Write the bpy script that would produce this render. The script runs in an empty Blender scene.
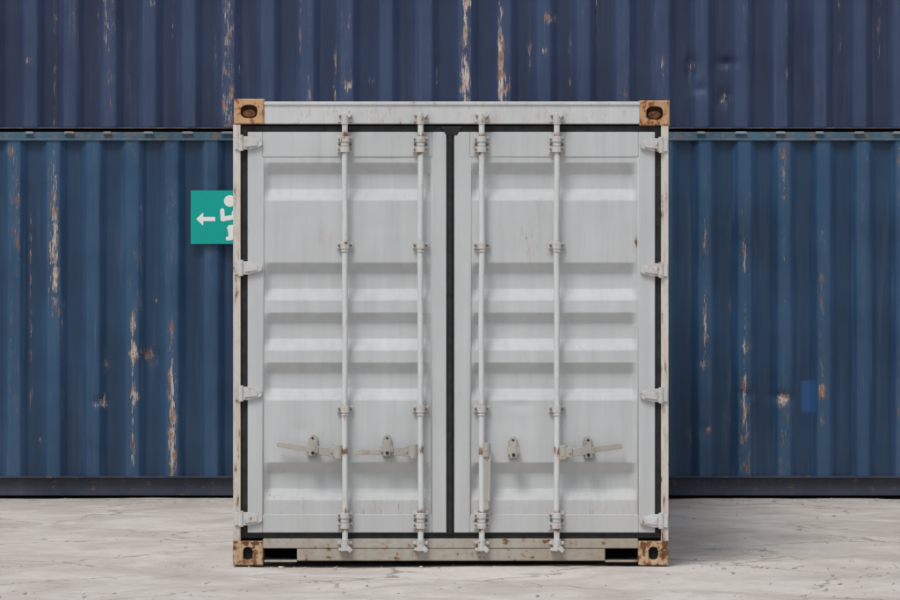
import bpy, bmesh, math, random
from mathutils import Vector, Matrix, noise
random.seed(7)
S=178.8; SB=142.0; YB=6.2
def X(p): return (p-451.0)/S          # drawing sheet (container door elevation) -> metres
def Z(p): return (565.0-p)/S
def XB(p): return (p-450.0)/SB-0.006  # rear row elevation -> metres
def ZB(p): return (497.0-p)/SB
sc=bpy.context.scene
# ---------------------------------------------------------------- nodes
class NT:
    def __init__(s,name):
        s.m=bpy.data.materials.new(name); s.m.use_nodes=True
        s.t=s.m.node_tree; s.t.nodes.clear()
        s.out=s.t.nodes.new('ShaderNodeOutputMaterial')
        s.b=s.t.nodes.new('ShaderNodeBsdfPrincipled')
        s.t.links.new(s.b.outputs[0],s.out.inputs[0])
        s.tc=s.t.nodes.new('ShaderNodeTexCoord')
    def n(s,k): return s.t.nodes.new(k)
    def l(s,a,b): s.t.links.new(a,b)
    def noise(s,scale,detail=5,rough=.55,mp=(1,1,1),loc=(0,0,0),dist=0):
        m=s.n('ShaderNodeMapping'); m.inputs['Scale'].default_value=mp; m.inputs['Location'].default_value=loc
        s.l(s.tc.outputs['Object'],m.inputs[0])
        t=s.n('ShaderNodeTexNoise'); t.inputs['Scale'].default_value=scale; t.inputs['Detail'].default_value=detail
        t.inputs['Roughness'].default_value=rough; t.inputs['Distortion'].default_value=dist
        s.l(m.outputs[0],t.inputs['Vector']); return t.outputs['Fac']
    def math(s,op,a,b=None,c=None,clamp=False):
        t=s.n('ShaderNodeMath'); t.operation=op; t.use_clamp=clamp
        for i,v in enumerate((a,b,c)):
            if v is None: continue
            if isinstance(v,(int,float)): t.inputs[i].default_value=v
            else: s.l(v,t.inputs[i])
        return t.outputs[0]
    def mr(s,v,a,b,c=0,d=1):
        t=s.n('ShaderNodeMapRange'); t.inputs[1].default_value=a; t.inputs[2].default_value=b
        t.inputs[3].default_value=c; t.inputs[4].default_value=d; s.l(v,t.inputs[0]); return t.outputs[0]
    def mix(s,f,a,b,mode='MIX'):
        t=s.n('ShaderNodeMix'); t.data_type='RGBA'; t.blend_type=mode
        for i,v in ((0,f),(6,a),(7,b)):
            if isinstance(v,(int,float)): t.inputs[i].default_value=v
            elif isinstance(v,tuple): t.inputs[i].default_value=(*v,1)
            else: s.l(v,t.inputs[i])
        return t.outputs[2]
    def attr(s,name):
        t=s.n('ShaderNodeAttribute'); t.attribute_name=name; return t.outputs['Fac']
    def bump(s,h,strength,dist,prev=None):
        t=s.n('ShaderNodeBump'); t.inputs['Strength'].default_value=strength; t.inputs['Distance'].default_value=dist
        s.l(h,t.inputs['Height'])
        if prev is not None: s.l(prev,t.inputs['Normal'])
        return t.outputs[0]
    def sepz(s):
        t=s.n('ShaderNodeSeparateXYZ'); s.l(s.tc.outputs['Object'],t.inputs[0]); return t.outputs
RUST=(0.16,0.06,0.025); RUST2=(0.36,0.19,0.10); TAN=(0.55,0.42,0.34)
def paint(name,base,wear=0.0,rough=.45,chipmp=(55,55,9),streak=.12,tone=.12,chipA=RUST,chipB=TAN,halo=.5,low_dirt=0.0,dirtcol=(0.25,0.2,0.15),spec=.35,ridge=None,halocol=RUST2,chipbias=.5):
    g=NT(name)
    n1=g.noise(1.7,4,.62); n2=g.noise(1,4,.6,mp=(17,17,.9))
    col=g.mix(g.mr(n1,.3,.7,0,1),tuple(c*(1-tone) for c in base),tuple(min(1,c*(1+tone)) for c in base))
    col=g.mix(g.mr(n2,.5,.75,0,streak),col,tuple(c*.45 for c in base))
    col=g.mix(g.mr(n2,.45,.25,0,streak*1.3),col,tuple(min(1,c*1.25+.05) for c in base))
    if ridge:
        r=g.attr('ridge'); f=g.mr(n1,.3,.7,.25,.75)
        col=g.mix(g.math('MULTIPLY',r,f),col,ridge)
        col=g.mix(g.math('MULTIPLY',g.attr('groove_shade'),.38),col,tuple(c*.3 for c in base))  # shade painted into the recesses, darker base colour deepens the corrugation contrast
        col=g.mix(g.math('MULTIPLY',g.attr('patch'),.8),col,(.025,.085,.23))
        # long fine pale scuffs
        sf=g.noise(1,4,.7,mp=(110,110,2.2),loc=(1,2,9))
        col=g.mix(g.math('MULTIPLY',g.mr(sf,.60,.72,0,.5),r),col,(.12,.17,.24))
    if low_dirt>0:
        z=g.sepz()[2]
        d=g.math('MULTIPLY',g.mr(z,0,.75,1,0),g.mr(n1,.3,.65,0,1),clamp=True)
        col=g.mix(g.math('MULTIPLY',d,low_dirt),col,dirtcol)
    w=g.math('ADD',g.attr('wear'),wear)
    ch=g.noise(1,5,.72,mp=chipmp); ch2=g.noise(9,3,.65,mp=(2,2,1),loc=(3,1,7))
    v=g.math('ADD',g.math('MULTIPLY_ADD',ch2,.45,g.math('MULTIPLY',ch,.75)),g.math('MULTIPLY',w,.34))
    mask=g.mr(v,.855,.87); hal=g.mr(v,.72,.88,0,halo)
    gate=g.mr(w,0.0,.08); mask=g.math('MULTIPLY',mask,gate); hal=g.math('MULTIPLY',hal,gate)
    col=g.mix(hal,col,halocol)
    cc=g.mix(g.mr(ch2,chipbias-.08,chipbias+.08),chipB,chipA)
    col=g.mix(mask,col,cc)
    g.l(col,g.b.inputs['Base Color'])
    rr=g.mix(mask,(rough,)*3,(.85,)*3); rr=g.mix(g.mr(n1,.4,.7,0,.4),rr,(.75,)*3)
    g.l(rr,g.b.inputs['Roughness']); g.b.inputs['Specular IOR Level'].default_value=spec
    b=g.bump(g.math('MULTIPLY_ADD',mask,-1.0,g.math('MULTIPLY',n2,.3)),.5,.0015)
    g.l(b,g.b.inputs['Normal']); return g.m
def plain(name,col,rough=.7,var=.2,scale=20,spec=.3):
    g=NT(name); n=g.noise(scale,4,.6)
    g.l(g.mix(g.mr(n,.3,.7),tuple(c*(1-var) for c in col),tuple(min(1,c*(1+var)) for c in col)),g.b.inputs['Base Color'])
    g.b.inputs['Roughness'].default_value=rough; g.b.inputs['Specular IOR Level'].default_value=spec
    g.l(g.bump(n,.2,.003),g.b.inputs['Normal']); return g.m
GREY=(0.495,0.512,0.518)
M_door=paint('door_paint',GREY,wear=.02,streak=.18,tone=.07,low_dirt=.35,halo=.25,dirtcol=(.36,.33,.29),rough=.65,spec=.22)
M_frame=paint('frame_paint',(0.54,.555,.555),wear=.24,streak=.2,tone=.08,low_dirt=.3,chipmp=(30,30,14),rough=.6,spec=.25)
M_post=paint('post_paint',(0.57,.55,.50),wear=.47,streak=.2,tone=.08,low_dirt=.3,chipmp=(70,70,5),chipA=(.16,.07,.03),chipB=(.32,.18,.10),rough=.65)
M_sill=paint('sill_paint',(0.45,.44,.40),wear=.46,streak=.25,tone=.16,low_dirt=.8,chipmp=(18,18,40),dirtcol=(.28,.225,.165),chipA=(.17,.09,.05),chipB=(.30,.19,.12),rough=.7,halocol=(.32,.21,.13))
M_hw=paint('hardware_paint',(0.52,.53,.52),wear=.40,streak=.15,tone=.12,chipmp=(45,45,35),chipA=(.17,.09,.05),chipB=(.34,.27,.21),rough=.55)
M_handle=paint('handle_galvanised',(0.37,.36,.325),wear=.36,streak=.2,tone=.18,chipmp=(45,45,45),chipA=(.15,.09,.06),chipB=(.52,.50,.45),rough=.5,halo=.3)
M_bar=paint('bar_paint',(0.58,.60,.60),wear=.14,streak=.12,tone=.06,chipmp=(60,60,12),chipA=(.18,.09,.05),chipB=(.35,.25,.18),rough=.5)
M_cast=paint('casting_rusty',(0.52,.33,.19),wear=.62,streak=.3,tone=.25,chipmp=(22,22,22),chipA=(.24,.09,.03),chipB=(.36,.18,.08),halocol=(.42,.22,.10),halo=.6,rough=.8,spec=.2)
M_castlow=paint('casting_rusty_low',(0.49,.38,.26),wear=.74,streak=.3,tone=.25,chipmp=(24,24,24),chipA=(.13,.055,.025),chipB=(.33,.16,.07),halocol=(.38,.20,.10),halo=.6,rough=.8,spec=.2)
M_rustin=plain('rust_inside',(.045,.018,.010),.9,.5,30)
M_lug=plain('rust_lug',(.13,.055,.028),.9,.6,45)
M_gasket=plain('rubber_gasket',(.020,.020,.022),.65,.5,25)
M_dark=plain('interior_dark',(.01,.01,.01),.9)
M_side=plain('side_paint',GREY,.6,.08,6)
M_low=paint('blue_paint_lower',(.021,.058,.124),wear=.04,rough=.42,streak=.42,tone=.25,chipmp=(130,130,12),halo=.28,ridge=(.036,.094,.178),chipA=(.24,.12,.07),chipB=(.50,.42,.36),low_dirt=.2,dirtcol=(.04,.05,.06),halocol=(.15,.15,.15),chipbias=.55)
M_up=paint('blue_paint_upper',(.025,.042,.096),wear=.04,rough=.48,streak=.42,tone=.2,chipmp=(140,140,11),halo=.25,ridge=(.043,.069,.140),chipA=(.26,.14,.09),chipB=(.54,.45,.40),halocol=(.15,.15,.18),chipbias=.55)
M_rail=paint('blue_rail',(.055,.115,.165),wear=.36,streak=.25,tone=.25,chipmp=(12,12,40),chipB=(.35,.25,.2),rough=.6)
M_lugs=paint('blue_rail_lug',(.20,.25,.30),wear=.36,streak=.25,tone=.25,chipmp=(12,12,40),chipB=(.35,.25,.2),rough=.6)
M_rail2=paint('blue_rail_bottom',(.024,.036,.066),wear=.14,streak=.25,tone=.3,chipmp=(9,9,40),low_dirt=.3,dirtcol=(.10,.09,.08))
M_teal=plain('sign_teal',(.0,.36,.30),.45,.04,6)
M_white=plain('sign_white',(.80,.82,.81),.45,.03,8)
# ---------------------------------------------------------------- geometry helpers
def parent_empty(name,loc=(0,0,0)):
    e=bpy.data.objects.new(name,None); sc.collection.objects.link(e); e.location=loc; e.empty_display_size=.3; return e
def finish(bm,name,parent,mat,bevel=0.0,smooth=False,wearf=None):
    bmesh.ops.recalc_face_normals(bm,faces=bm.faces)
    me=bpy.data.meshes.new(name); bm.to_mesh(me); bm.free()
    o=bpy.data.objects.new(name,me); sc.collection.objects.link(o); me.materials.append(mat)
    if smooth:
        for p in me.polygons: p.use_smooth=True
    if wearf:
        a=me.attributes.new('wear','FLOAT','POINT'); a.data.foreach_set('value',[wearf(v.co) for v in me.vertices])
    if bevel>0:
        md=o.modifiers.new('bevel','BEVEL'); md.width=bevel; md.segments=2; md.limit_method='ANGLE'; md.angle_limit=math.radians(35)
        md.harden_normals=False
    if parent: o.parent=parent
    return o
def box(bm,x0,x1,y0,y1,z0,z1):
    v=[bm.verts.new((x,y,z)) for x in (x0,x1) for y in (y0,y1) for z in (z0,z1)]
    for f in ((0,1,3,2),(4,6,7,5),(0,4,5,1),(2,3,7,6),(0,2,6,4),(1,5,7,3)): bm.faces.new([v[i] for i in f])
def cyl(bm,p0,p1,r,seg=14,r2=None,rings=1,wob=0):
    p0=Vector(p0);p1=Vector(p1);d=p1-p0
    r2=r if r2 is None else r2
    q=d.to_track_quat('Z','Y').to_matrix(); R=[]
    for k in range(rings+1):
        f=k/rings; c=p0+d*f
        if wob: c=c+Vector((wob*noise.noise(Vector((p0.x*5,1,f*5))),wob*.5*noise.noise(Vector((p0.x*5,7,f*5))),0))
        R.append([bm.verts.new(c+q@(Vector((math.cos(2*math.pi*i/seg),math.sin(2*math.pi*i/seg),0))*(r+(r2-r)*f))) for i in range(seg)])
    for k in range(rings):
        a,b=R[k],R[k+1]
        for i in range(seg):
            j=(i+1)%seg; bm.faces.new((a[i],a[j],b[j],b[i]))
    bm.faces.new(R[0][::-1]); bm.faces.new(R[-1])
def prism(bm,pts,y0,y1):
    a=[bm.verts.new((x,y0,z)) for x,z in pts]; b=[bm.verts.new((x,y1,z)) for x,z in pts]
    n=len(pts)
    for i in range(n):
        j=(i+1)%n; bm.faces.new((a[i],a[j],b[j],b[i]))
    bm.faces.new(a); bm.faces.new(b[::-1])
def casting(name,parent,cx,cz,w,h,d,yf,hw,hh,mat,inner=M_rustin,hx=0,sgn=1):
    """corner casting block with an oval aperture in its outer face (sgn=1: face looks to -y)"""
    bm=bmesh.new(); N=40
    def rect(t,w,h):
        c,s=math.cos(t),math.sin(t); k=1/max(abs(c)/(w/2),abs(s)/(h/2)); return c*k,s*k
    def se(t):
        c,s=math.cos(t),math.sin(t); e=.75
        return (math.copysign(abs(c)**e,c)*hw/2+hx, math.copysign(abs(s)**e,s)*hh/2)
    r1=[];r0=[];e=[];e2=[];bk=[];
    angs=[2*math.pi*i/N for i in range(N)]
    ca=[math.atan2(sy*h,sx*w)%(2*math.pi) for sx in(1,-1) for sy in(1,-1)]
    for c in ca:
        k=min(range(N),key=lambda i:abs(angs[i]-c)); angs[k]=c
    for t in angs:
        x,z=rect(t,w-.012,h-.012); r0.append(bm.verts.new((cx+x,yf,cz+z)))
        x,z=rect(t,w,h); r1.append(bm.verts.new((cx+x,yf+sgn*.006,cz+z))); bk.append(bm.verts.new((cx+x,yf+sgn*d,cz+z)))
        x,z=se(t); e.append(bm.verts.new((cx+x,yf,cz+z))); e2.append(bm.verts.new((cx+x,yf+sgn*.03,cz+z)))
    for i in range(N):
        j=(i+1)%N
        for A,B in((e2,e),(e,r0),(r0,r1),(r1,bk)): bm.faces.new((A[i],A[j],B[j],B[i]))
    bm.faces.new(bk)
    finish(bm,name,parent,mat)
    bm=bmesh.new(); box(bm,cx+hx-hw*.56,cx+hx+hw*.56,min(yf+sgn*.026,yf+sgn*.05),max(yf+sgn*.026,yf+sgn*.05),cz-hh*.58,cz+hh*.58)
    finish(bm,name+'_inside',parent,inner)
def corr(name,parent,mat,o,u,nrm,L,z0,z1,phase=0,ds=.0139,dz=.02,dents=(),wearf=None,pitch=.278,depth=.038,buck=.0025,seed=0,patches=()):
    o=Vector(o);u=Vector(u);nrm=Vector(nrm); nz=max(1,int((z1-z0)/dz))
    # sample positions: dense, with columns on every fold so that the press lines stay crisp
    fold=[.145,.16,.215,.28,.325,.34,.41]; ss={0.0,L}
    if ds<.02:
        k=math.floor(-phase/pitch)-1
        while (k*pitch)+phase<L+pitch:
            for f in [0,.07,.5]+fold:
                for sg in ((1,) if f in(0,.5) else (-1,1)):
                    q=phase+(k+sg*f)*pitch
                    if .002<q<L-.002: ss.add(round(q,5))
            k+=1
        ss=sorted(ss)
    else:
        n0=max(2,int(L/ds)); ss=[L*i/n0 for i in range(n0+1)]
    ns=len(ss)-1
    vs=[];wear=[];rid=[];gro=[];pat=[]
    for k in range(nz+1):
        z=z0+(z1-z0)*k/nz
        for s in ss:
            t=((s-phase)/pitch)%1; d=min(t,1-t)
            r=min(1,max(0,(d-.1525)/.18))
            dep=-depth*r
            p=o+u*s
            if buck: dep+=buck*noise.noise(Vector((s*1.6,seed*7.3,z*1.2)))+buck*.6*noise.noise(Vector((s*6,seed,z*3)))
            for (dx,dzc,a,sx,sz) in dents:
                ee=((s-dx)/sx)**2+((z-dzc)/sz)**2
                if ee<9: dep-=a*math.exp(-ee)*(1+.5*noise.noise(Vector((s*40,1,z*40))))
            vs.append(p+nrm*dep+Vector((0,0,z)))
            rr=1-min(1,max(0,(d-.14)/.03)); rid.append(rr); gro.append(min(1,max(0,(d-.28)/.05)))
            wear.append(wearf(s,z,rr) if wearf else 0)
            pat.append(1.0 if any(a<s<b and c<z<e for a,b,c,e in patches) else 0.0)
    fs=[(k*(ns+1)+i,k*(ns+1)+i+1,(k+1)*(ns+1)+i+1,(k+1)*(ns+1)+i) for k in range(nz) for i in range(ns)]
    me=bpy.data.meshes.new(name); me.from_pydata([tuple(v) for v in vs],[],fs); me.update()
    for nm,dat in(('wear',wear),('ridge',rid),('groove_shade',gro),('patch',pat)):
        a=me.attributes.new(nm,'FLOAT','POINT'); a.data.foreach_set('value',dat)
    for p in me.polygons: p.use_smooth=True
    me.materials.append(mat); ob=bpy.data.objects.new(name,me); sc.collection.objects.link(ob); ob.parent=parent; return ob

# ================================================================ FRONT CONTAINER
C=parent_empty('shipping_container')
xl,xr=X(233),X(669); LEN=6.06; TOP=Z(101)
# posts
for nm,a,b in(('corner_post_left',X(233),X(240.5)),('corner_post_right',X(661),X(668.5))):
    bm=bmesh.new(); box(bm,a,b,0,.15,Z(541),Z(124)); finish(bm,nm,C,M_post,.004)
bm=bmesh.new(); box(bm,X(240.5),X(243),.035,.15,Z(538),Z(124)); box(bm,X(659),X(661),.035,.15,Z(538),Z(124)); finish(bm,'post_rebate',C,M_gasket,.001)
# header
bm=bmesh.new(); box(bm,X(264),X(640),.002,.12,Z(123.5),Z(101)); finish(bm,'door_header',C,M_frame,.006)
bm=bmesh.new(); box(bm,X(264),X(640),-.006,.002,Z(104.5),Z(101.5)); finish(bm,'header_lip',C,M_frame,.002)
# sill
bm=bmesh.new()
box(bm,X(263),X(638),-.004,.12,Z(548),Z(538.5)); box(bm,X(297),X(605),0,.12,Z(560.5),Z(548)-.001)
box(bm,X(264),X(297),.0,.12,Z(562),Z(560)); box(bm,X(605),X(638),.0,.12,Z(562),Z(560))
finish(bm,'door_sill',C,M_sill,.004)
bm=bmesh.new(); box(bm,X(262),X(640),.4,.42,Z(562),Z(545)); finish(bm,'fork_pocket_back',C,M_dark)
# castings
cw,chh=30/S,25/S
casting('corner_casting_top_left',C,X(249),Z(111),cw,chh,.178,-.006,17/S,13.5/S,M_cast)
casting('corner_casting_top_right',C,X(654.5),Z(112.5),cw,chh,.178,-.006,17/S,13.5/S,M_cast)
casting('corner_casting_bottom_left',C,X(247.8),Z(553),cw,24/S,.178,-.006,10/S,13/S,M_castlow,M_dark)
casting('corner_casting_bottom_right',C,X(653.3),Z(553),cw,24/S,.178,-.006,10/S,13/S,M_castlow,M_dark)
for nm,px,pz in(('rear_casting_a',249,111),('rear_casting_b',654.5,111),('rear_casting_c',249,553),('rear_casting_d',654.5,553)):
    casting(nm,C,X(px),Z(pz),cw,chh,.178,LEN,12/S,10/S,M_cast,sgn=-1)
# locking lug plates seen in top castings
bm=bmesh.new()
for px,pz in((249,113),(654.5,114.5)):
    prism(bm,[(X(px)+math.cos(t)*.036,Z(pz)+math.sin(t)*.022) for t in [i*math.pi/8 for i in range(16)]],.008,.03)
finish(bm,'casting_lug',C,M_lug,.003)
# gasket and backing
bm=bmesh.new(); box(bm,X(240.6),X(660.9),.075,.09,Z(540),Z(122)); finish(bm,'door_backing',C,M_dark)
bm=bmesh.new()
for a,b in((241,248),(654,660.5)): box(bm,X(a),X(b),.022,.06,Z(536),Z(126))
box(bm,X(444.5),X(455.5),.016,.06,Z(535),Z(126)); 
box(bm,X(241),X(660.5),.0235,.06,Z(133),Z(125)); box(bm,X(241),X(660.5),.0235,.06,Z(538),Z(531.5))
cyl(bm,(X(450.2),.014,Z(534)),(X(450.2),.014,Z(127)),.013,12)
prism(bm,[(X(441),Z(126)),(X(462),Z(126)),(X(457),Z(135)),(X(446),Z(135))],.004,.022)
finish(bm,'door_gasket',C,M_gasket,.003)
# door leaves
def recess(z):
    d=0
    for c in(181,281,331,381,481):
        zc=Z(c); r=abs(z-zc)
        q=min(1,max(0,(18.8/S-r)/(11.2/S))); q=q*.94+.06*q*q*(3-2*q); d=max(d,q)
    return d
DENT=[(X(300),Z(430),.004,.05,.04),(X(520),Z(405),.006,.07,.03),(X(610),Z(300),.004,.03,.06),(X(382),Z(225),.003,.09,.05),(X(498),Z(492),.004,.04,.05),(X(600),Z(225),.003,.06,.07),(X(290),Z(345),.004,.05,.03)]
def leaf(nm,x0,x1,px0,px1,seed):
    zt,zb=Z(131.5),Z(532.5)
    bm=bmesh.new()
    box(bm,X(x0),X(px0),.006,.055,zb,zt); box(bm,X(px1),X(x1),.006,.055,zb,zt)
    box(bm,X(px0),X(px1),.0075,.055,Z(156.5),zt); box(bm,X(px0),X(px1),.0075,.055,zb,Z(514))
    finish(bm,nm+'_frame',C,M_door,.004)
    a,b=X(px0),X(px1); z0,z1=Z(514.5),Z(156)
    nx=int((b-a)/.013); nz=int((z1-z0)/.0045); vs=[];wr=[]
    for k in range(nz+1):
        z=z0+(z1-z0)*k/nz; rc=recess(z)
        for i in range(nx+1):
            x=a+(b-a)*i/nx; e=min(x-a,b-x); m=min(1,max(0,(e-.004)/.036))
            y=.0125+.044*rc*m+.0026*noise.noise(Vector((x*2.3+seed,1,z*2.3)))+.0012*noise.noise(Vector((x*7,seed,z*7)))
            for dx,dzz,am,sx,sz in DENT:
                ee=((x-dx)/sx)**2+((z-dzz)/sz)**2
                if ee<8: y+=am*math.exp(-ee)
            vs.append((x,y,z)); 
            w=.42*max(0,noise.noise(Vector((x*3,seed,z*3)))-.05)
            if e<.02: w+=.25
            if z<Z(495): w+=.18
            wr.append(w)
    fs=[(k*(nx+1)+i,k*(nx+1)+i+1,(k+1)*(nx+1)+i+1,(k+1)*(nx+1)+i) for k in range(nz) for i in range(nx)]
    me=bpy.data.meshes.new(nm); me.from_pydata(vs,[],fs); me.update()
    for p in me.polygons: p.use_smooth=True
    at=me.attributes.new('wear','FLOAT','POINT'); at.data.foreach_set('value',wr)
    me.materials.append(M_door); o=bpy.data.objects.new(nm+'_panel',me); sc.collection.objects.link(o); o.parent=C
leaf('door_left',247.5,446.3,262.5,432,3); leaf('door_right',454.2,655,470,638.5,11)
# weld beads along panel edge
bm=bmesh.new()
for px in(262.8,431.7,470.3,638.2): cyl(bm,(X(px),.009,Z(514)),(X(px),.009,Z(157)),.0035,6)
finish(bm,'door_weld_seams',C,M_door,smooth=True)
# hinges
bm=bmesh.new()
for i,py in enumerate((142.5,267.5,393,518.5)):
    for sgn,xe,pyo in((1,234.5,0),(-1,667.5,2)):
        zc=Z(py+pyo); u=lambda d: X(xe+sgn*d)
        def P(d,h): return (u(d),zc+h/S)
        prism(bm,[P(5,6.6),P(14,6.6),P(25,3.8),P(27.5,2),P(27.5,-2),P(25,-3.8),P(14,-6.6),P(5,-6.6)],-.014,.006)
        prism(bm,[P(10,4.2),P(23,2.6),P(23,-2.6),P(10,-4.2)],-.022,-.013)
        cyl(bm,(u(6.5),-.010,zc-8/S),(u(6.5),-.010,zc+8/S),.014,14)
        a,b=sorted((u(0),u(4.5))); box(bm,a,b,-.012,.002,zc-6.5/S,zc+6.5/S)
finish(bm,'door_hinges',C,M_hw,.002)
# lock rods
YR=-.042
BARS=[345,420.5,481.5,556.5]
bm=bmesh.new()
for i,px in enumerate(BARS):
    cyl(bm,(X(px),YR,Z(546)),(X(px),YR,Z(114)),.0160,18,rings=240,wob=.004)
JZ=[Z(p) for p in(118,137,151,245,408.5,450,513,527,545)]
def rodwear(c):
    return .8*max(math.exp(-((c.z-j)/.028)**2) for j in JZ)
o=finish(bm,'locking_rods',C,M_bar,wearf=rodwear)
for p in o.data.polygons: p.use_smooth=len(p.vertices)==4
bm=bmesh.new(); bz=bmesh.new()
def bolt(x,z,y=-.008,r=.0055): cyl(bz,(x,y,z),(x,y-.008,z),r,6)
for px in BARS:
    x=X(px)
    for zt,zb2 in((Z(133),Z(155)),(Z(509),Z(531))):
        prism(bm,[(x-8/S,zt-.012),(x-5/S,zt),(x+5/S,zt),(x+8/S,zt-.012),(x+8/S,zb2+.012),(x+5/S,zb2),(x-5/S,zb2),(x-8/S,zb2+.012)],-.004,.007)
        for zz in(zt-6/S,zb2+6/S):
            box(bm,x-7.2/S,x+7.2/S,-.022,-.004,zz-2.7/S,zz+2.7/S)
            cyl(bm,(x,YR,zz-2.9/S),(x,YR,zz+2.9/S),.026,14)
            bolt(x-6/S,zz,-.020); bolt(x+6/S,zz,-.020)
        cyl(bm,(x,YR,zt-9.3/S),(x,YR,zt-12.7/S),.0225,14)
        bolt(x-6/S,(zt+zb2)/2,-.004); bolt(x+6/S,(zt+zb2)/2,-.004)
    for py in(245,408.5):
        z=Z(py)
        box(bm,x-8/S,x+8/S,-.014,.013,z-3.2/S,z+3.2/S); cyl(bm,(x,YR+.004,z-3.6/S),(x,YR+.004,z+3.6/S),.0235,14)
        bolt(x-6/S,z,-.014,.0065); bolt(x+6/S,z,-.014,.0065)
        cyl(bm,(x,YR,z-4.8/S),(x,YR,z-6.6/S),.021,14)
    # cam ends and keepers
    for zc,s in((Z(118),1),(Z(544.5),-1)):
        prism(bm,[(x-7/S,zc-s*4/S),(x-7.5/S,zc-s*1/S),(x-3/S,zc-s*.2/S),(x+3/S,zc-s*.2/S),(x+7.5/S,zc-s*1/S),(x+7/S,zc-s*4/S)],-.035,.0)
        prism(bm,[(x-6.2/S,zc+s*2.6/S),(x-6.5/S,zc+s*5/S),(x-2/S,zc+s*6/S),(x+6.5/S,zc+s*5/S),(x+6.2/S,zc+s*2.6/S)],-.055,.0)
        cyl(bm,(x,YR,zc-s*6/S),(x,YR,zc+s*5.5/S),.022,12)
        prism(bm,[(x+1/S,zc+s*4/S),(x+5/S,zc+s*7.5/S),(x+8/S,zc+s*4.5/S),(x+4/S,zc)],-.062,-.045)
finish(bm,'lock_brackets_and_cams',C,M_hw,.0025)
finish(bz,'bracket_bolts',C,plain('bolt_steel',(.14,.115,.09),.6,.5,60))
# handles
bm=bmesh.new(); bd=bmesh.new()
def lever(x0,z0,x1,z1,w0,w1,y0=-.052,y1=-.040):
    a=Vector((X(x0),Z(z0)));b=Vector((X(x1),Z(z1)));d=(b-a).normalized();n=Vector((-d.y,d.x)); L=(b-a).length
    w0/=2*S;w1/=2*S
    pts=[a+n*w0,a+d*L*.3+n*w0,a+d*L*.42+n*w1,b+n*w1,b+d*.008,b-n*w1,a+d*L*.42-n*w1,a+d*L*.3-n*w0,a-n*w0]
    prism(bm,[(p.x,p.y) for p in pts],y0,y1)
def hub(px,py,side):
    x=X(px);z=Z(py)
    cyl(bm,(x,YR,z-7/S),(x,YR,z+7/S),.024,14)
    a,b=sorted((x,x+side*9/S))
    if side: box(bm,a,b,-.060,-.030,z-5/S,z+5/S)
    cyl(bm,(x+side*6.5/S,-.068,z),(x+side*6.5/S,-.03,z),.008,10)
def hasp(px,py,rot=0):
    x=X(px);z=Z(py); c,s=math.cos(rot),math.sin(rot)
    def R(pts): return [(x+(a*c-b*s)/S,z+(a*s+b*c)/S) for a,b in pts]
    prism(bm,R([(-4.5,9),(-2,12.5),(2,12.5),(4.5,9),(5,-6),(3,-11),(-3,-11),(-5,-6)]),-.004,.013)
    prism(bm,R([(-5.5,2.2),(5.5,2.2),(6.2,-4.5),(-6.2,-4.5)]),-.066,-.004)
    prism(bm,R([(-3,8),(3,8),(3.5,-8),(-3.5,-8)]),-.072,-.060)
    cyl(bd,(x-3*s/S+.002,-.078,z-5/S),(x-3*s/S+.002,-.070,z-5/S),.0095,12)
    cyl(bd,(x,-.010,z+9.2/S),(x,-.003,z+9.2/S),.006,8)
hub(338,451,-1); 
hub(413,450.5,-1); hub(563,451.5,1); hub(486,449,0)
lever(337,452.5,278,443.5,8,5.4); hasp(312.5,447,-.12)
lever(412,450.5,354.5,451.5,8,5.8); hasp(387,447,0)
lever(564,453,621,445,8,5.6); hasp(588,449,.1)
lever(487,452,485.5,508,9,6.2); lever(489.3,458,488.5,500,2.5,2.5,-.06,-.05); hasp(513,449,.02)
finish(bm,'door_handles_and_catches',C,M_handle,.0025)
finish(bd,'catch_pins',C,M_gasket)
# shells
corr('side_wall_left',C,M_side,(xl+.008,.15,0),(0,1,0),(-1,0,0),LEN-.3,.12,2.50,ds=.023,dz=.3,depth=.036)
corr('side_wall_right',C,M_side,(xr-.008,.15,0),(0,1,0),(1,0,0),LEN-.3,.12,2.50,ds=.023,dz=.3,depth=.036)
corr('rear_wall',C,M_side,(xl+.15,LEN-.01,0),(1,0,0),(0,1,0),xr-xl-.3,.12,2.50,ds=.023,dz=.3,depth=.036)
bm=bmesh.new()
for a,b in((xl,xl+.05),(xr-.05,xr)):
    box(bm,a,b,.172,LEN-.172,2.50,TOP-.006); box(bm,a,b,.172,LEN-.172,.03,.12)
    box(bm,a,b+0,LEN-.15,LEN-.002,.13,2.46)
box(bm,xl+.17,xr-.17,LEN-.08,LEN-.004,2.49,TOP-.008); box(bm,xl+.17,xr-.17,LEN-.08,LEN-.004,.03,.13)
finish(bm,'side_rails',C,M_frame,.004)
bm=bmesh.new(); box(bm,xl+.04,xr-.04,.10,LEN-.06,TOP-.03,TOP-.012); finish(bm,'roof',C,M_side)
bm=bmesh.new(); box(bm,xl+.04,xr-.04,.13,LEN-.06,.10,.14); finish(bm,'floor',C,M_dark)

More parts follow.
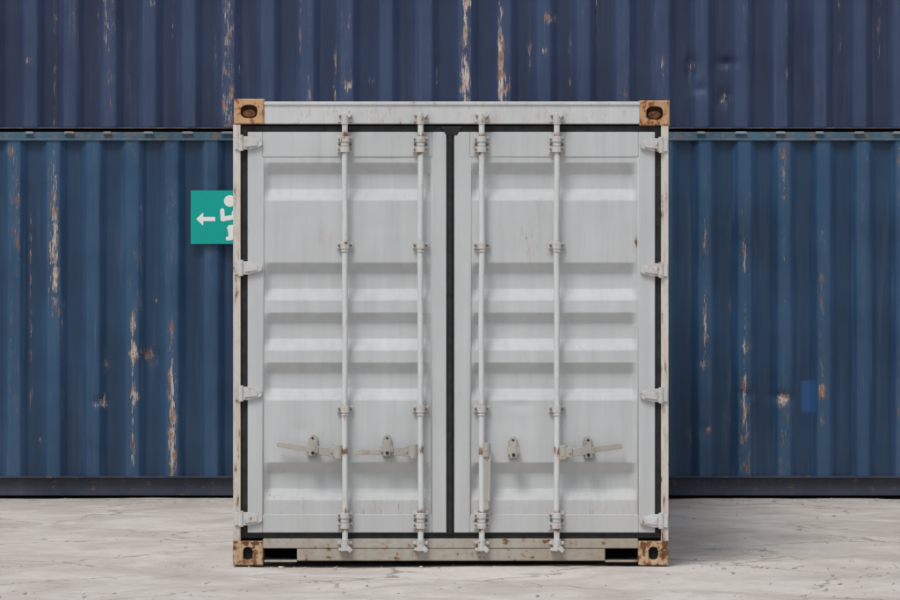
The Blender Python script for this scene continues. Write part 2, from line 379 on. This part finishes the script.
# ================================================================ REAR ROW
def near(p,q,s): return math.exp(-((p-q)/s)**2)
def mk_wear(off,streaks,spots,seed,conv_x,conv_z,rnd=.75):
    st=[(conv_x(a)-off,conv_z(b),conv_z(c),w/SB,s) for a,b,c,w,s in streaks]
    sp=[(conv_x(a)-off,conv_z(b),r/SB,s) for a,b,r,s in spots]
    def f(s,z,r):
        w=rnd*r*max(0,noise.noise(Vector((s*2.2,seed,z*.9)))+.12)*1.2
        for a,z1,z0,wd,am in st:
            if abs(s-a)<wd*3 and z0-.1<z<z1+.1:
                e=min(1,max(0,(z-z0+.08)/.12))*min(1,max(0,(z1+.08-z)/.12))
                w+=am*near(s,a,wd)*e*(.8+.5*noise.noise(Vector((a*9,2,z*7))))
        for a,zc,rr,am in sp:
            dd=((s-a)**2+(z-zc)**2)/(rr*rr)
            if dd<6: w+=am*math.exp(-dd)
        return min(.92,w)
    return f
def rear(x0,x1,z0,panel_z0,panel_z1,top,mat,phase_px,streaks,spots,dents,seed,railbot,D=2.438,patches=()):
    E=parent_empty('shipping_container')
    cl=.178; off=x0+cl
    ph=(XB(phase_px)-off)
    f=mk_wear(off,streaks,spots,seed,XB,ZB)
    dn=[(XB(a)-off,ZB(b),am,sx/SB,sz/SB) for a,b,am,sx,sz in dents]
    pt=[(XB(a)-off,XB(b)-off,ZB(d),ZB(c)) for a,b,c,d in patches]
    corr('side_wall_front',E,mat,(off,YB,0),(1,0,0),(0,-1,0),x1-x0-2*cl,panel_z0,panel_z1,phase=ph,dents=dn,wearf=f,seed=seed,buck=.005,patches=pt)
    corr('side_wall_rear',E,mat,(off,YB+D,0),(1,0,0),(0,1,0),x1-x0-2*cl,panel_z0,panel_z1,ds=.0347,dz=.5)
    corr('end_wall_left',E,mat,(x0+.01,YB+.16,0),(0,1,0),(-1,0,0),D-.32,panel_z0,panel_z1,ds=.0347,dz=.5)
    corr('end_wall_right',E,mat,(x1-.01,YB+.16,0),(0,1,0),(1,0,0),D-.32,panel_z0,panel_z1,ds=.0347,dz=.5)
    # top and bottom rails, posts
    bm=bmesh.new()
    for a,b in((YB+.004,YB+.06),(YB+D-.06,YB+D-.004)): box(bm,x0+cl,x1-cl,a,b,panel_z1,top-.006)
    box(bm,x0+cl,x1-cl,YB-.010,YB+.004,panel_z1-.004,panel_z1+.012)
    for a,b in((x0+.002,x0+.06),(x1-.06,x1-.002)): box(bm,a,b,YB+.17,YB+D-.17,panel_z1,top-.006)
    finish(bm,'top_rails',E,M_rail,.004)
    bm=bmesh.new()
    for a,b in((YB+railbot,YB+.10),(YB+D-.1,YB+D-.03)): box(bm,x0+cl,x1-cl,a,b,z0+.012,panel_z0-.001)
    for a,b in((x0+.002,x0+.06),(x1-.06,x1-.002)): box(bm,a,b,YB+.17,YB+D-.17,z0+.012,panel_z0)
    finish(bm,'bottom_rails',E,M_rail2,.003)
    bm=bmesh.new()
    for a,b in((x0+.003,x0+cl),(x1-cl,x1-.003)):
        for c,d in((YB+.003,YB+.158),(YB+D-.158,YB+D-.003)): box(bm,a,b,c,d,z0+.12,top-.12)
    finish(bm,'corner_posts',E,mat,.006)
    for i,cx in enumerate((x0+.089,x1-.089)):
        for zc in(z0+.059,top-.059):
            casting('corner_casting',E,cx,zc,.178,.118,.162,YB-.004,.12,.063,M_rail2,M_dark)
            casting('corner_casting',E,cx,zc,.178,.118,.162,YB+D+.004,.12,.063,M_rail2,M_dark,sgn=-1)
    bm=bmesh.new(); box(bm,x0+.06,x1-.06,YB+.05,YB+D-.05,top-.03,top-.012); box(bm,x0+.06,x1-.06,YB+.1,YB+D-.1,z0+.03,z0+.10); finish(bm,'roof_and_floor',E,mat)
    return E
pz0,pz1,top=ZB(476),ZB(139.5),ZB(130.5)
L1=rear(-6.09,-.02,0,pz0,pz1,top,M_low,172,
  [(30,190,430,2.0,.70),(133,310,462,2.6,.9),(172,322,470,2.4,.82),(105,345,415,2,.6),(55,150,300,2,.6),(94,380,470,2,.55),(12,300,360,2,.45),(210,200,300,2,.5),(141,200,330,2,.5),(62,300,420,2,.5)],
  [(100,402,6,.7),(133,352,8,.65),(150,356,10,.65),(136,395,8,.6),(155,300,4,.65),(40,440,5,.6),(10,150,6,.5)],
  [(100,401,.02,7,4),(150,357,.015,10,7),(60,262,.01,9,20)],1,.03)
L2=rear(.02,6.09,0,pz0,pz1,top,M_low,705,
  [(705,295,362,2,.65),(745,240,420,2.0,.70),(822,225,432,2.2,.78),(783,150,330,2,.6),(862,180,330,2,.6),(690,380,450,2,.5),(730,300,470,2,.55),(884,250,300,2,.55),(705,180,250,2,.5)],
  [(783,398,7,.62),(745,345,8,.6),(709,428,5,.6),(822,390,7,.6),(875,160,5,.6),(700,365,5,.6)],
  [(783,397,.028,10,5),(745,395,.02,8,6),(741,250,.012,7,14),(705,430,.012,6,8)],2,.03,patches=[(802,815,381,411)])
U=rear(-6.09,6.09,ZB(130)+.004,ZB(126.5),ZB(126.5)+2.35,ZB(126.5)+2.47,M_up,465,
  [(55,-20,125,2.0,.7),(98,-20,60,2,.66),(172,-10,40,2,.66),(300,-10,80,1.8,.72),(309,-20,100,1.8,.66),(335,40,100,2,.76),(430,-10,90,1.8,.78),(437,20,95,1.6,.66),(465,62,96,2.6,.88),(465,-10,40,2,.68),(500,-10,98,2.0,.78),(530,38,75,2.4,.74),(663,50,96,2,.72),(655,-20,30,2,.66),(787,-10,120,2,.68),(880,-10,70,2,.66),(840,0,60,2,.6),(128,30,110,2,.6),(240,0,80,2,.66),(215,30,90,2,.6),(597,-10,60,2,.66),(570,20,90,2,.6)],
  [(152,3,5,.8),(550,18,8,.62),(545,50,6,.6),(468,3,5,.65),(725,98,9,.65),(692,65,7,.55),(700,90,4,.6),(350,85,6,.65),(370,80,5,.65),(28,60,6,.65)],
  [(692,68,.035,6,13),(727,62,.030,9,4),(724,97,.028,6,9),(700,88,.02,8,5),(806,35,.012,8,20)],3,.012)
# stacking shoes / rail lugs along the joint between tiers
bm=bmesh.new(); random.seed(3)
for i in range(43):
    x=-5.75+i*.278+random.uniform(-.012,.012); w=random.uniform(.03,.045)
    prism(bm,[(x-w,ZB(133.5)),(x-w*.8,ZB(131)),(x+w*.8,ZB(131)),(x+w,ZB(133.5))],YB-.022,YB+.003)
finish(bm,'rail_lugs',L1,M_lugs,.004)
bm=bmesh.new(); box(bm,-5.9,5.9,YB-.008,YB+.03,ZB(128.0),ZB(127)); finish(bm,'panel_flange',U,paint('rusty_flange',(.05,.05,.07),wear=.45,chipmp=(14,14,60),chipA=(.2,.09,.05),chipB=(.4,.28,.24)),.001)
bm=bmesh.new(); box(bm,-5.9,-.2,YB-.012,YB+.03,ZB(477.5),ZB(475.6)); finish(bm,'panel_bottom_flange',L1,M_rail2,.001)
bm=bmesh.new(); box(bm,.2,5.9,YB-.012,YB+.03,ZB(477.5),ZB(475.6)); finish(bm,'panel_bottom_flange',L2,M_rail2,.001)
# ================================================================ EXIT SIGN
G=parent_empty('emergency_exit_sign')
ys=YB-.030
bm=bmesh.new(); x0,x1,z0,z1=XB(191),XB(299),ZB(243.5),ZB(190)
box(bm,x0,x1,ys,ys+.004,z0,z1); finish(bm,'sign_board',G,M_teal,.001)
bm=bmesh.new()
for px in(197,240,290):
    box(bm,XB(px),XB(px)+.03,ys+.004,ys+.06,z0+.03,z1-.03)
finish(bm,'sign_brackets',G,M_rail2)
bm=bmesh.new(); lay=[0]
def face(pts):
    lay[0]+=1; y=ys-.0004-.0002*lay[0]
    prism(bm,[(XB(a),ZB(b)) for a,b in pts],y,ys-.0001)
def stroke(p,q,w,w2=None):
    w2=w if w2 is None else w2
    p=Vector(p);q=Vector(q);t=math.atan2(q.y-p.y,q.x-p.x)
    pts=[p+Vector((math.cos(t+math.pi/2+k*math.pi/8),math.sin(t+math.pi/2+k*math.pi/8)))*w/2 for k in range(9)]
    pts+=[q+Vector((math.cos(t-math.pi/2+k*math.pi/8),math.sin(t-math.pi/2+k*math.pi/8)))*w2/2 for k in range(9)]
    face([(a.x,a.y) for a in pts])
face([(196.5,218.5),(203.5,212),(203.5,216.4),(215.5,216.4),(215.5,220.6),(203.5,220.6),(203.5,225)])
face([(230+5.8*math.cos(k*math.pi/12),200.5+5.8*math.sin(k*math.pi/12)) for k in range(24)])
stroke((222.5,210),(223,218.5),4.2); stroke((223,218.5),(237,216),4.6); stroke((237,213),(240,225),10,8)
stroke((239,226),(230,227.5),5.4); stroke((230.5,227),(231.5,237),5.2); stroke((231.5,237.5),(228,238),4)
stroke((241,226),(249,231),5.4); stroke((249,231),(257,237),5); stroke((241,212),(249,218),4.2); stroke((249,218),(245,224),4)
face([(264,196),(284,196),(284,239),(264,239)])
finish(bm,'pictogram',G,M_white)
# ================================================================ GROUND
g=NT('ground_mat')
a1=g.noise(.9,5,.65); a2=g.noise(7,5,.7); a3=g.noise(90,3,.7); a4=g.noise(1.6,6,.65,mp=(1,.8,1),loc=(4,2,0),dist=.6)
col=g.mix(g.mr(a1,.35,.65),(.49,.445,.40),(.59,.545,.505))
col=g.mix(g.mr(a4,.47,.60,0,.8),col,(.65,.615,.575))
col=g.mix(g.mr(a2,.52,.74,0,.38),col,(.36,.30,.25))
col=g.mix(g.mr(a4,.43,.32,0,.6),col,(.38,.325,.28))
col=g.mix(g.mr(a3,.48,.72,0,.30),col,(.27,.225,.19))
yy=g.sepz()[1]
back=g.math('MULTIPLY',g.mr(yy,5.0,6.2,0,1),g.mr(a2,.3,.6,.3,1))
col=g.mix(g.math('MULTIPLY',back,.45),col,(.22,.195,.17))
v=g.n('ShaderNodeTexVoronoi'); v.feature='DISTANCE_TO_EDGE'; v.inputs['Scale'].default_value=.7
vm=g.n('ShaderNodeVectorMath'); vm.operation='ADD'; nt=g.n('ShaderNodeTexNoise'); nt.inputs['Scale'].default_value=3; nt.inputs['Detail'].default_value=4
g.l(g.tc.outputs['Object'],vm.inputs[0]); g.l(nt.outputs['Color'],vm.inputs[1]); g.l(vm.outputs[0],v.inputs['Vector'])
cr=g.math('MULTIPLY',g.mr(v.outputs['Distance'],0,.014,1,0),g.mr(a1,.42,.52))
col=g.mix(g.math('MULTIPLY',cr,.75),col,(.14,.115,.095))
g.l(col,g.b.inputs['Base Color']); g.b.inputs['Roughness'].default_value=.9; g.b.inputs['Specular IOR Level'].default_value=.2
b=g.bump(a2,.35,.02); b=g.bump(a3,.4,.006,b); g.l(b,g.b.inputs['Normal'])
# one sheet, finely divided near the containers
def axis(lo,hi,st,far): 
    r=[];x=lo
    while x<=hi+1e-6: r.append(x); x+=st
    e=[];d=st*2;x=hi
    while x<far: x+=d; d*=1.5; e.append(x)
    s=[];d=st*2;x=lo
    while x>-far: x-=d; d*=1.5; s.append(x)
    return s[::-1]+r+e
xs=axis(-4.5,4.5,.05,900); yv=axis(-3.2,6.6,.05,900)
vs=[]
for y in yv:
    for x in xs:
        n=-.010
        if abs(x)<5 and -4<y<7.5:
            n+=.009*noise.noise(Vector((x*.8,y*.8,0)))+.004*noise.noise(Vector((x*3,y*3,3)))+.002*noise.noise(Vector((x*9,y*9,5)))
        vs.append((x,y,n))
nx=len(xs)
fs=[(j*nx+i,j*nx+i+1,(j+1)*nx+i+1,(j+1)*nx+i) for j in range(len(yv)-1) for i in range(nx-1)]
me=bpy.data.meshes.new('ground'); me.from_pydata(vs,[],fs); me.update()
for p in me.polygons: p.use_smooth=True
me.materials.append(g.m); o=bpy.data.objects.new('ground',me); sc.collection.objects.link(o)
# gravel
def scatter(name,n,mat,rmin,rmax,flat,seed,power=3):
    random.seed(seed); vs=[];fs=[]
    for k in range(n):
        x=random.uniform(-4,4); y=random.uniform(-3,6.15)
        if random.random()<.35: y=random.uniform(5.6,6.2)
        if random.random()<.15: y=random.uniform(-.12,.1)
        r=rmin+(rmax-rmin)*random.random()**power
        b=len(vs); n2=6; rot=random.random()*6.28
        st=random.uniform(.6,1.3)
        for ring,(rr,zz) in enumerate(((.8,-.2),(1,.25),(.6,.75))):
            for i in range(n2):
                t=rot+i*math.tau/n2; q=r*rr*random.uniform(.75,1.15)
                vs.append((x+math.cos(t)*q*st,y+math.sin(t)*q,-.010+r*zz*flat*random.uniform(.8,1.2)))
        vs.append((x,y,-.010+r*flat*.85)); tp=len(vs)-1
        for a in range(2):
            for i in range(n2):
                j=(i+1)%n2; fs.append((b+a*n2+i,b+a*n2+j,b+(a+1)*n2+j,b+(a+1)*n2+i))
        for i in range(n2): fs.append((b+2*n2+i,b+2*n2+(i+1)%n2,tp))
    me=bpy.data.meshes.new(name); me.from_pydata(vs,[],fs); me.update(); me.materials.append(mat)
    o=bpy.data.objects.new(name,me); sc.collection.objects.link(o)
scatter('gravel',1900,plain('gravel_stone',(.46,.41,.36),.9,.4,25),.002,.015,.7,5,4)
# twigs / leaf litter
random.seed(21); bm=bmesh.new()
for k in range(45):
    x=random.uniform(-3.6,3.6); y=random.choice([random.uniform(-2.3,-1.2),random.uniform(5.7,6.15)]); L=random.uniform(.01,.05); t=random.uniform(-.6,.6)
    r=random.uniform(.001,.0022)
    cyl(bm,(x,y,-.006),(x+math.cos(t)*L,y+math.sin(t)*L,random.uniform(-.004,.004)),r,5,r*.5)
finish(bm,'twig_litter',None,plain('twig',(.12,.08,.055),.9,.4,30))
# ================================================================ LIGHT
el,az=math.radians(57),math.radians(-26)   # sun ahead of the doors (camera side), to the left
w=bpy.data.worlds.new('World'); sc.world=w; w.use_nodes=True; t=w.node_tree
bg=t.nodes['Background']; sk=t.nodes.new('ShaderNodeTexSky'); sk.sky_type='NISHITA'; sk.sun_disc=False
dirv=Vector((math.sin(az)*math.cos(el),-math.cos(az)*math.cos(el),math.sin(el)))
sk.sun_elevation=el; sk.sun_rotation=math.atan2(dirv.x,dirv.y); sk.dust_density=2.5; sk.air_density=1.0
hs=t.nodes.new('ShaderNodeHueSaturation'); hs.inputs['Saturation'].default_value=.40
t.links.new(sk.outputs[0],hs.inputs['Color']); t.links.new(hs.outputs[0],bg.inputs[0]); bg.inputs[1].default_value=.115
sd=bpy.data.lights.new('sun','SUN'); sd.energy=1.7; sd.angle=math.radians(20); sd.color=(1,.98,.95)
so=bpy.data.objects.new('sun',sd); sc.collection.objects.link(so); so.rotation_euler=(-dirv).to_track_quat('-Z','Y').to_euler()
# ================================================================ CAMERA
cd=bpy.data.cameras.new('camera'); co=bpy.data.objects.new('camera',cd); sc.collection.objects.link(co); sc.camera=co
cd.sensor_width=36; D=23.94; cd.lens=S*D/900*36; cd.shift_y=-64.5/900; cd.clip_end=3000
co.location=(-.006,-D,1.845); co.rotation_euler=(math.radians(90),0,0)
sc.view_settings.view_transform='Standard'; sc.view_settings.look='None'; sc.view_settings.exposure=0
